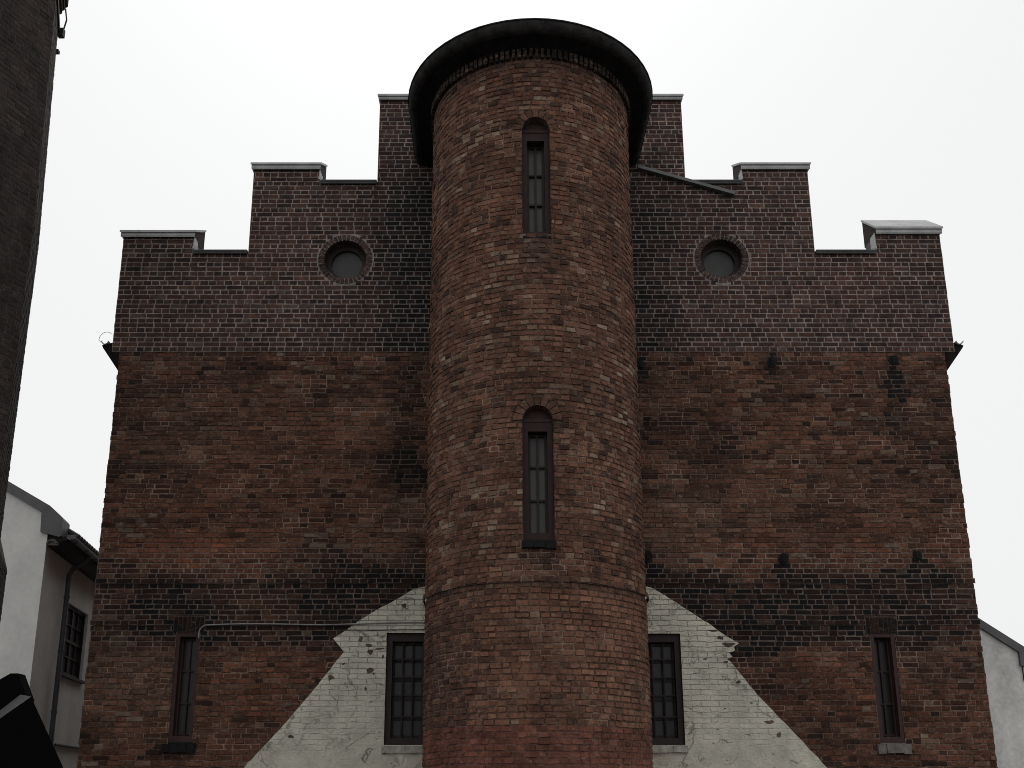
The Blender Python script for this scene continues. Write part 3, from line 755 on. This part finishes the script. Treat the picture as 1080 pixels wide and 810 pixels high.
# arched windows of the tower
YW = YT-RT
for i, (w, ds) in enumerate(zip(TW, SW)):
    z0, z1, hw = w; x = CX+ds; spring = z1-hw*.95
    fr = MB(); t = .07
    fr.box((x-hw+.004, YW+.085, z0+.004), (x-hw+t, YW+.27, spring)); fr.box((x+hw-t, YW+.085, z0+.004), (x+hw-.004, YW+.27, spring))
    fr.box((x-hw+t, YW+.087, spring-.13), (x+hw-t, YW+.27, spring)); fr.box((x-hw+t, YW+.087, z0+.004), (x+hw-t, YW+.27, z0+.11))
    arc = [(x+(hw-.004)*math.cos(math.pi*k/14), spring+(hw*.95-.004)*math.sin(math.pi*k/14)) for k in range(15)]
    fr.prism(arc, YW+.11, YW+.27); fr.box((x-hw+.006, YW+.075, spring-.005), (x+hw-.006, YW+.112, spring+.035))
    wn = fr.build('window', M['tower_wood'], tow); wn['label'] = ('upper arched slit window of the tower', 'lower arched slit window of the tower, with a dark sill')[i]
    sx0, sx1, sz0, sz1 = x-hw+t, x+hw-t, z0+.11, spring-.13
    s = MB(); bars(s, sx0, sx1, sz0, sz1, (.5,), (.015, .34, .67, .985), YW+.205, .026, .03)
    for k in (.04, .96): s.box((sx0+(sx1-sx0)*k-.02, YW+.20, sz0), (sx0+(sx1-sx0)*k+.02, YW+.245, sz1))
    s.build('sash', M['dark_wood'], wn)
    p = MB(); lights(p, sx0, sx1, sz0, sz1, 2, 3, YW+.248); p.build('pane', M['pane_grey'], wn)
    sl = MB()
    if i == 0: sl.box((x-hw+.003, YW+.004, z0-.03), (x+hw-.003, YW+.2, z0+.003)); m_ = M['sill_dark']
    else:
        for k in range(3):
            xa = x-hw-.02+(2*hw+.04)*k/3; sl.box((xa+.003, YW-.06-rng.uniform(0, .015), z0-.11+rng.uniform(-.01, .01)), (xa+(2*hw+.04)/3-.003, YW+.10, z0-.004-rng.uniform(0, .01)))
        m_ = M['sill_dark']
    sl.build('sill', m_, wn)

# eave: dentil course, coved soffit, rolled edge, roof
def sweep(mb, prof, nseg=72, s0=0.0, s1=None, c=(1,1,1,1)):
    s1 = STOT if s1 is None else s1
    S = [0.0, LS*.5, LS] + [LS+ARC*i/nseg for i in range(1, nseg)] + [LS+ARC, LS+ARC+LS*.5, STOT]
    for a, b in zip(S, S[1:]):
        for (d0, z0), (d1, z1) in zip(prof, prof[1:]):
            mb.face([tmap(a, z0, d0), tmap(b, z0, d0), tmap(b, z1, d1), tmap(a, z1, d1)], c)
mb = MB(); n = 92
for i in range(n):
    a = STOT*(i+.2+rng.uniform(-.08, .08))/n; b = STOT*(i+.8+rng.uniform(-.08, .08))/n
    c = (*clamp3(mul((.026, .020, .018), rng.uniform(.3, 1.5))), 1)
    q = [tmap(a, ZT+.005, .0), tmap(b, ZT+.005, .0), tmap(b, ZT+.005, .05), tmap(a, ZT+.005, .05)]
    q2 = [(x, y, z+.15) for x, y, z in q]
    mb.face(q[::-1], c)
    for e in range(4): g = (e+1) % 4; mb.face([q[e], q[g], q2[g], q2[e]], c)
mb.build('dentil_course', M['brick'], tow)
mb = MB(); prof = [(-.01, ZT+.10), (.07, ZT+.155), (.16, ZT+.170), (.275, ZT+.196)]
sweep(mb, prof, 30); sof = mb.build('soffit', M['eave'], tow, smooth=True)
mb = MB(); prof = [(.27, ZT+.194)]
for k in range(0, 9):
    t = -math.pi/2 + math.pi/2*k/8; prof.append((.285+.105*math.cos(t), ZT+.315+.118*math.sin(t)))
prof += [(.39, ZT+.325), (.405, ZT+.325), (.405, ZT+.342), (.30, ZT+.38)]
sweep(mb, prof, 30); mb.build('eave_roll', M['eave_roll'], tow, smooth=True)
mb = MB(); prof = [(.36, ZT+.355), (-.3, ZT+.72), (-.9, ZT+1.02), (-1.485, ZT+1.28)]
sweep(mb, prof); mb.build('roof', M['roofing'], tow, smooth=True)

# ================================================================== THE CHIMNEY
CC = (-7.39, 12.14); CRAD = 1.25; A0 = 20.7
chi = empty('brick_chimney', (CC[0], CC[1], 0), 'tall dark octagonal brick chimney with iron band at left edge of picture', 'chimney')
def octp(z, grow=0.0): return [(CC[0]+(CRAD+grow)*math.cos(R(A0+22.5+45*k)), CC[1]+(CRAD+grow)*math.sin(R(A0+22.5+45*k)), z) for k in range(8)]
def ccol(u, z): return clamp3(mul(mix((.042, .034, .032), (.056, .041, .036), rng.random()), rng.uniform(.75, 1.2)*(1+.3*nz(u, z*.7, 9))))
def cmc(u, z): return clamp3(mul((.060, .054, .052), rng.uniform(.7, 1.2)))
def taper(z): return .034*max(0.0, z-9.0)
def oct_bricks(mb, z0, z1, grow, edges=(5, 6, 7)):
    for k in range(8):
        pa, pb = Vector(octp(0, grow)[k]), Vector(octp(0, grow)[(k+1) % 8]); d = pb-pa; w = d.length; d.normalize(); nn = Vector((d.y, -d.x, 0))
        for za, zb_ in ((z0, min(z1, 9.0)), (9.0, z1)):
            if zb_ <= za: continue
            A, B = [[Vector(octp(z, grow-taper(z)-.014)[q]) for q in (k, (k+1) % 8)] for z in (za, zb_)]
            mb.face([A[0], A[1], B[1], B[0]], (.05, .043, .041, .1))
        if k in edges:
            def mp(u, z, e, pa=pa, d=d, nn=nn, w=w): t = taper(z); q = pa + d*(w/2+(u-w/2)*(1-t/CRAD)) + nn*(e-t*.924); return (q.x, q.y, z)
            brick_field(mb, z0, z1, .0765, 0, w, lambda z: [], mp, ccol, cmc, bond='header', jit=.003, proud=.003, recess=.004, edge=.001, wob=.006, smear=.1)
mb = MB()
oct_bricks(mb, 4.75, 12.95, 0.0, (5, 6, 7, 0))
mb.build('shaft', M['brick'], chi)
mb = MB(); oct_bricks(mb, 0, 4.35, .13, (5, 6, 7, 0))
a, b = octp(4.35, .13), octp(4.75, 0.0)
for k in range(8): mb.face([a[k], a[(k+1)%8], b[(k+1)%8], b[k]], (.06, .05, .048, 1))
mb.build('plinth', M['brick'], chi)
mb = MB(); L_ = [(12.95, -.15), (12.95, -.10), (13.03, -.10), (13.03, -.07), (13.11, -.07), (13.11, -.03), (13.6, -.03), (13.6, -.1), (14.6, -.12), (14.6, -.4)]
for (za, ga), (zb, gb) in zip(L_, L_[1:]):
    a, b = octp(za, ga), octp(zb, gb)
    for k in range(8): mb.face([a[k], a[(k+1)%8], b[(k+1)%8], b[k]], (*clamp3(mul((.065, .052, .05), rng.uniform(.7, 1.1))), 1))
mb.build('collar', M['brick'], chi)
mb = MB(); a, b = octp(12.60, -.098), octp(12.68, -.098); a2, b2 = octp(12.60, -.15), octp(12.68, -.15)
for k in range(8):
    g = (k+1) % 8
    mb.face([a[k], a[g], b[g], b[k]]); mb.face([a2[g], a2[k], a[k], a[g]]); mb.face([b[k], b[g], b2[g], b2[k]])
v = Vector(octp(12.64, -.07)[0]); mb.box((v.x-.05, v.y-.04, 12.55), (v.x+.035, v.y+.04, 12.68))
bd = mb.build('iron_band', M['iron'], chi)
v2 = Vector(octp(12.3, -.10)[0]); mb = MB(); mb.box((v2.x-.04, v2.y-.03, 12.24), (v2.x+.03, v2.y+.03, 12.29)); mb.build('bracket', M['iron'], chi)
mb = MB(); v3 = Vector(octp(12.95, -.06)[0]); mb.tube([(v.x+.02, v.y, 12.66), (v.x+.05, v.y, 12.85), (v3.x, v3.y, 13.06)], .012, 6); mb.build('lightning_wire', M['iron'], chi)

# ================================================================== THE PALE HOUSE ON THE LEFT
PH = R(7.2); HX, HY = -8.58, 19.0
hs = empty('plaster_house', (HX, HY, 0), 'pale plastered house with tiled eave, drainpipe and window, between the chimney and the brick building', 'house', 'pale houses beside the brick building')
def hx(a, b, z):
    """a along the gable front (to the right), b along the long side (to the back)"""
    return (HX + a*math.cos(PH) - b*math.sin(PH), HY + a*math.sin(PH) + b*math.cos(PH), z)
def hmap(poly_fn): pass
SL = .575
mb = MB()
gable = [(-7.0, 0), (0, 0), (0, 6.55), (-.12, 6.75), (-3.5, 6.75+3.38*SL), (-7.0, 6.6)]
mb.prism(gable, 0, .35, xf=hx)
hw_ = mb.build('gable_wall', M['plaster'], hs)
WS = (1.68, 3.48, 3.84, 5.30)
mb = MB()
for (b0, b1, z0, z1) in ((.35, WS[0], 0, 6.2), (WS[1], 9.0, 0, 6.2), (WS[0], WS[1], 0, WS[2]), (WS[0], WS[1], WS[3], 6.2)):
    mb.box((-.4, b0, z0), (-.0, b1, z1), xf=hx)
mb.build('side_wall', M['plaster'], hs)
mb = MB(); mb.box((-7, 8.7, 0), (-.4, 9.0, 6.2), xf=hx); mb.box((-7, .35, 0), (-6.7, 8.7, 6.2), xf=hx); mb.build('rear_wall', M['plaster'], hs)
# window in the long side
mb = MB(); f = .07
for bx in ((-.13, WS[0], WS[2]), ):
    mb.box((-.14, WS[0]+.002, WS[2]+.002), (-.06, WS[0]+f, WS[3]-.002), xf=hx); mb.box((-.14, WS[1]-f, WS[2]+.002), (-.06, WS[1]-.002, WS[3]-.002), xf=hx)
    mb.box((-.14, WS[0]+f, WS[3]-f), (-.06, WS[1]-f, WS[3]-.002), xf=hx); mb.box((-.14, WS[0]+f, WS[2]+.002), (-.06, WS[1]-f, WS[2]+f), xf=hx)
hwn = mb.build('window', M['dark_wood'], hs)
mb = MB()
for k in range(1, 4):
    y = WS[0]+f+(WS[1]-WS[0]-2*f)*k/4; t = .035 if k == 2 else .016
    mb.box((-.12, y-t, WS[2]+f), (-.075, y+t, WS[3]-f), xf=hx)
for k in range(1, 4):
    z = WS[2]+f+(WS[3]-WS[2]-2*f)*k/4; t = .03 if k == 2 else .014
    mb.box((-.118, WS[0]+f, z-t), (-.078, WS[1]-f, z+t), xf=hx)
mb.build('sash', M['dark_wood'], hwn)
mb = MB(); mb.box((-.11, WS[0]+f, WS[2]+f), (-.105, WS[1]-f, WS[3]-f), xf=hx); mb.build('pane', M['pane_house'], hwn)
mb = MB(); mb.box((-.06, WS[0]-.05, WS[2]-.06), (.07, WS[1]+.05, WS[2]-.003), xf=hx); mb.build('sill', M['iron'], hwn)
# roof with rounded tiles, box eave and gutter
mb = MB()
mb.prism([(.42, 6.33), (-3.5, 6.33+3.92*SL), (-7.4, 6.33), (-7.4, 6.27), (-3.5, 6.27+3.9*SL), (.42, 6.27)], .36, 9.2, xf=hx)
nt_ = 44
for i in range(nt_):
    b = .42 + (9.1-.42)*i/nt_
    mb.tube([hx(.46, b, 6.345), hx(-1.6, b, 6.345+2.06*SL)], .065, 8)
rf = mb.build('roof', M['tile'], hs)
mb = MB(); mb.prism([(.0, 6.08), (.10, 6.09), (.28, 6.19), (.36, 6.20), (.36, 6.27), (.0, 6.27)], .04, 9.1, xf=hx); mb.build('eave', M['iron'], hs)
mb = MB(); n = 8
for i in range(n):
    t0, t1 = math.pi*(1+i/n), math.pi*(1+(i+1)/n)
    a, b = [(.44+.075*math.cos(t), 6.27+.075*math.sin(t)) for t in (t0, t1)]
    mb.face([hx(a[0], .0, a[1]), hx(b[0], .0, b[1]), hx(b[0], 9.1, b[1]), hx(a[0], 9.1, a[1])])
mb.box((.36, .0, 6.22), (.52, .012, 6.30), xf=hx)
for k in range(12):
    b0 = .25+.75*k; mb.box((.352, b0, 6.19), (.525, b0+.03, 6.203), xf=hx)
gt = mb.build('gutter', M['zinc_dark'], hs)
mb = MB(); mb.tube([hx(.42, 1.42, 6.22), hx(.42, 1.42, 6.14), hx(.34, 1.41, 6.05), hx(.14, 1.39, 5.90), hx(.09, 1.38, 5.78), hx(.09, 1.38, 4.0), hx(.09, 1.38, .1)], .05, 10)
for z in (5.3, 4.2, 3.0, 1.6): mb.tube([hx(.09, 1.38, z), hx(.09, 1.38, z+.05)], .062, 10)
mb.build('drainpipe', M['zinc_dark'], hs)
mb = MB(); mb.tube([hx(.03, 1.9, 2.42), hx(.03, 8.9, 2.42)], .025, 8); mb.build('wall_pipe', M['iron'], hs)
# coping of the gable and its kneeler
mb = MB()
cp = [(-.12, 6.76), (-3.5, 6.76+3.38*SL), (-3.5, 6.96+3.38*SL), (-.02, 6.93)]
mb.prism([(-.14, 6.72), (-3.5, 6.72+3.36*SL), (-3.5, 6.89+3.36*SL), (.0, 6.855), (.05, 6.81)], -.07, .42, xf=hx)
mb.prism([(-.14, 6.72), (.05, 6.81), (.24, 6.64), (.27, 6.60), (.27, 6.26), (.23, 6.24), (-.12, 6.33)], -.068, .418, xf=hx)
mb.build('coping', M['zinc_dark'], hs)
mb = MB(); mb.box((.0, -.03, 6.08), (.22, .03, 6.14), xf=hx); mb.tube([hx(.02, -.03, 6.1), hx(.05, -.05, 6.16), hx(.14, -.05, 6.17), hx(.2, -.04, 6.12)], .025, 6); mb.build('eave_end', M['sill_grey'], hs)

# ================================================================== THE PALE HOUSE ON THE RIGHT
h2 = empty('plaster_house', (9.0, 19.0, 0), 'grey stained plaster gable with dark sloping coping, right of the brick building', 'house', 'pale houses beside the brick building')
mb = MB(); S2 = .69; Z2 = lambda x: 4.45-(x-9.19)*S2
mb.prism([(7.5, 0), (10.12, 0), (10.12, 3.75), (9.84, 3.76), (9.84, Z2(9.84)), (7.5, Z2(7.5))], 19, 19.35); mb.build('gable_wall', M['plaster_stained'], h2)
mb = MB(); mb.box((9.8, 19.35, 0), (10.1, 26, 3.7)); mb.box((7.5, 19.35, 0), (7.8, 26, 5.2)); mb.box((7.8, 25.7, 0), (9.8, 26, 3.7)); mb.build('side_wall', M['plaster_stained'], h2)
mb = MB(); mb.prism([(7.45, Z2(7.45)), (7.45, Z2(7.45)+.17), (9.96, Z2(9.96)+.17), (9.96, Z2(9.96)), (9.86, Z2(9.86)-.0)], 18.94, 19.42)
mb.prism([(9.80, Z2(9.80)-.01), (9.95, Z2(9.95)+.155), (10.2, 3.95), (10.2, 3.70), (9.80, 3.775)], 18.942, 19.418); mb.build('coping', M['zinc_dark'], h2)
mb = MB(); mb.prism([(7.45, Z2(7.45)), (10.3, Z2(10.3)), (10.3, Z2(10.3)-.08), (7.45, Z2(7.45)-.08)], 19.43, 26.2); mb.build('roof', M['tile'], h2)
mb = MB(); mb.tube([(9.83, 18.96, 3.78), (9.83, 18.965, 3.5)], .012, 6); mb.build('hanging_strap', M['iron'], h2)

# ================================================================== THE UNIDENTIFIED DARK BOX IN THE CORNER
fl = empty('tilted_black_box', (-3.45, 6.5, 0), 'unidentified black tilted box with sky sheen painted on its upper rim in bottom left corner', 'tilted_black_box')  # the object's true kind is unknown; lamp form, pole and bracket are assumed
e1 = Vector((math.cos(R(37)), 0, math.sin(R(37)))); e2 = Vector((.50, 0, -.866)); C0 = Vector((-2.693, 6.0, 2.107)); ey = Vector((0, 1, 0))
def fp(a, b, d): v = C0 - e1*a + e2*b + ey*d; return (v.x, v.y, v.z)
mb = MB()
mb.box((0, 0, 0), (.62, .9, .26), xf=lambda a, b, d: fp(a+d*.55, b, d)); body = mb.build('housing', M['black'], fl)
mb = MB()
mb.face([fp(.0, -.002, .0), fp(.62, -.002, .0), fp(.62, -.055, .10), fp(.085, -.085, .10)])
mb.face([fp(.0, -.002, .0), fp(.085, -.085, .10), fp(.10, -.0, .16), fp(.08, 0, .14)]); mb.face([fp(.085, -.085, .10), fp(.62, -.055, .10), fp(.62, .0, .16), fp(.10, .0, .16)])
mb.build('rim', M['hood'], fl)
mb = MB()
mb.prism([(-3.2, 2.06), (-2.93, 2.225), (-2.88, 2.255), (-2.835, 2.255), (-2.76, 2.10), (-3.05, 1.85)], 6.105, 6.2); mb.build('rear_box', M['black'], fl)
mb = MB(); mb.tube([(-3.42, 6.5, 0), (-3.42, 6.5, 2.05)], .045, 12); mb.build('pole', M['black'], fl)
mb = MB(); mb.tube([(-3.42, 6.5, 1.95), (-3.25, 6.4, 1.85), (-3.05, 6.22, 1.75)], .03, 8); mb.build('bracket', M['black'], fl)

# ================================================================== GROUND, SKY, LIGHT, CAMERA
mb = MB(); mb.face([(-400, -400, 0), (400, -400, 0), (400, 400, 0), (-400, 400, 0)]); g = mb.build('ground', M['ground']); tag(g, 'dark paved yard around the buildings', 'ground', 'structure')

SUN_EL, SUN_AZ = 56.0, -4.0      # the bright part of the cloud cover is behind the building (azimuth from +Y towards +X)
w = bpy.data.worlds.new('World'); scene.world = w; w.use_nodes = True
nt = w.node_tree; bg = nt.nodes['Background']
sky = N(nt, 'ShaderNodeTexSky', sky_type='NISHITA'); sky.sun_disc = False
sky.sun_elevation = R(SUN_EL); sky.sun_rotation = R(SUN_AZ); sky.air_density = 1.0; sky.dust_density = 6.0; sky.ozone_density = 1.0
hs_ = N(nt, 'ShaderNodeHueSaturation'); hs_.inputs['Saturation'].default_value = 0.06
L(nt, sky.outputs[0], hs_.inputs['Color'])
cl = N(nt, 'ShaderNodeMix', data_type='RGBA'); cl.inputs[0].default_value = 0.93; cl.inputs[7].default_value = (9.1, 9.14, 9.18, 1)   # closed cloud cover over the sky
L(nt, hs_.outputs[0], cl.inputs[6]); L(nt, cl.outputs[2], bg.inputs['Color'])
bg.inputs['Strength'].default_value = 0.10
sl = bpy.data.lights.new('sun', 'SUN'); sl.energy = 0.6; sl.angle = R(25); sl.color = (1, .98, .95)
so = bpy.data.objects.new('sun', sl); col.objects.link(so)
d = Vector((math.sin(R(SUN_AZ))*math.cos(R(SUN_EL)), math.cos(R(SUN_AZ))*math.cos(R(SUN_EL)), math.sin(R(SUN_EL))))
so.rotation_euler = d.to_track_quat('Z', 'Y').to_euler(); so.location = d*60

cam = bpy.data.cameras.new('camera'); co = bpy.data.objects.new('camera', cam); col.objects.link(co)
co.location = (0, 0, 1.6); co.rotation_euler = (R(90+15.147), 0, 0)
cam.sensor_width = 36; cam.lens = 1071.36/1080*36
cam.shift_x = 20/1080; cam.shift_y = 135/1080
cam.clip_start = 0.05; cam.clip_end = 2000
scene.camera = co
scene.cycles.pixel_filter_type = 'BLACKMAN_HARRIS'; scene.cycles.filter_width = 0.95
vs = scene.view_settings; vs.view_transform = 'Standard'; vs.look = 'None'; vs.gamma = 1; vs.use_curve_mapping = False; vs.exposure = 0.0
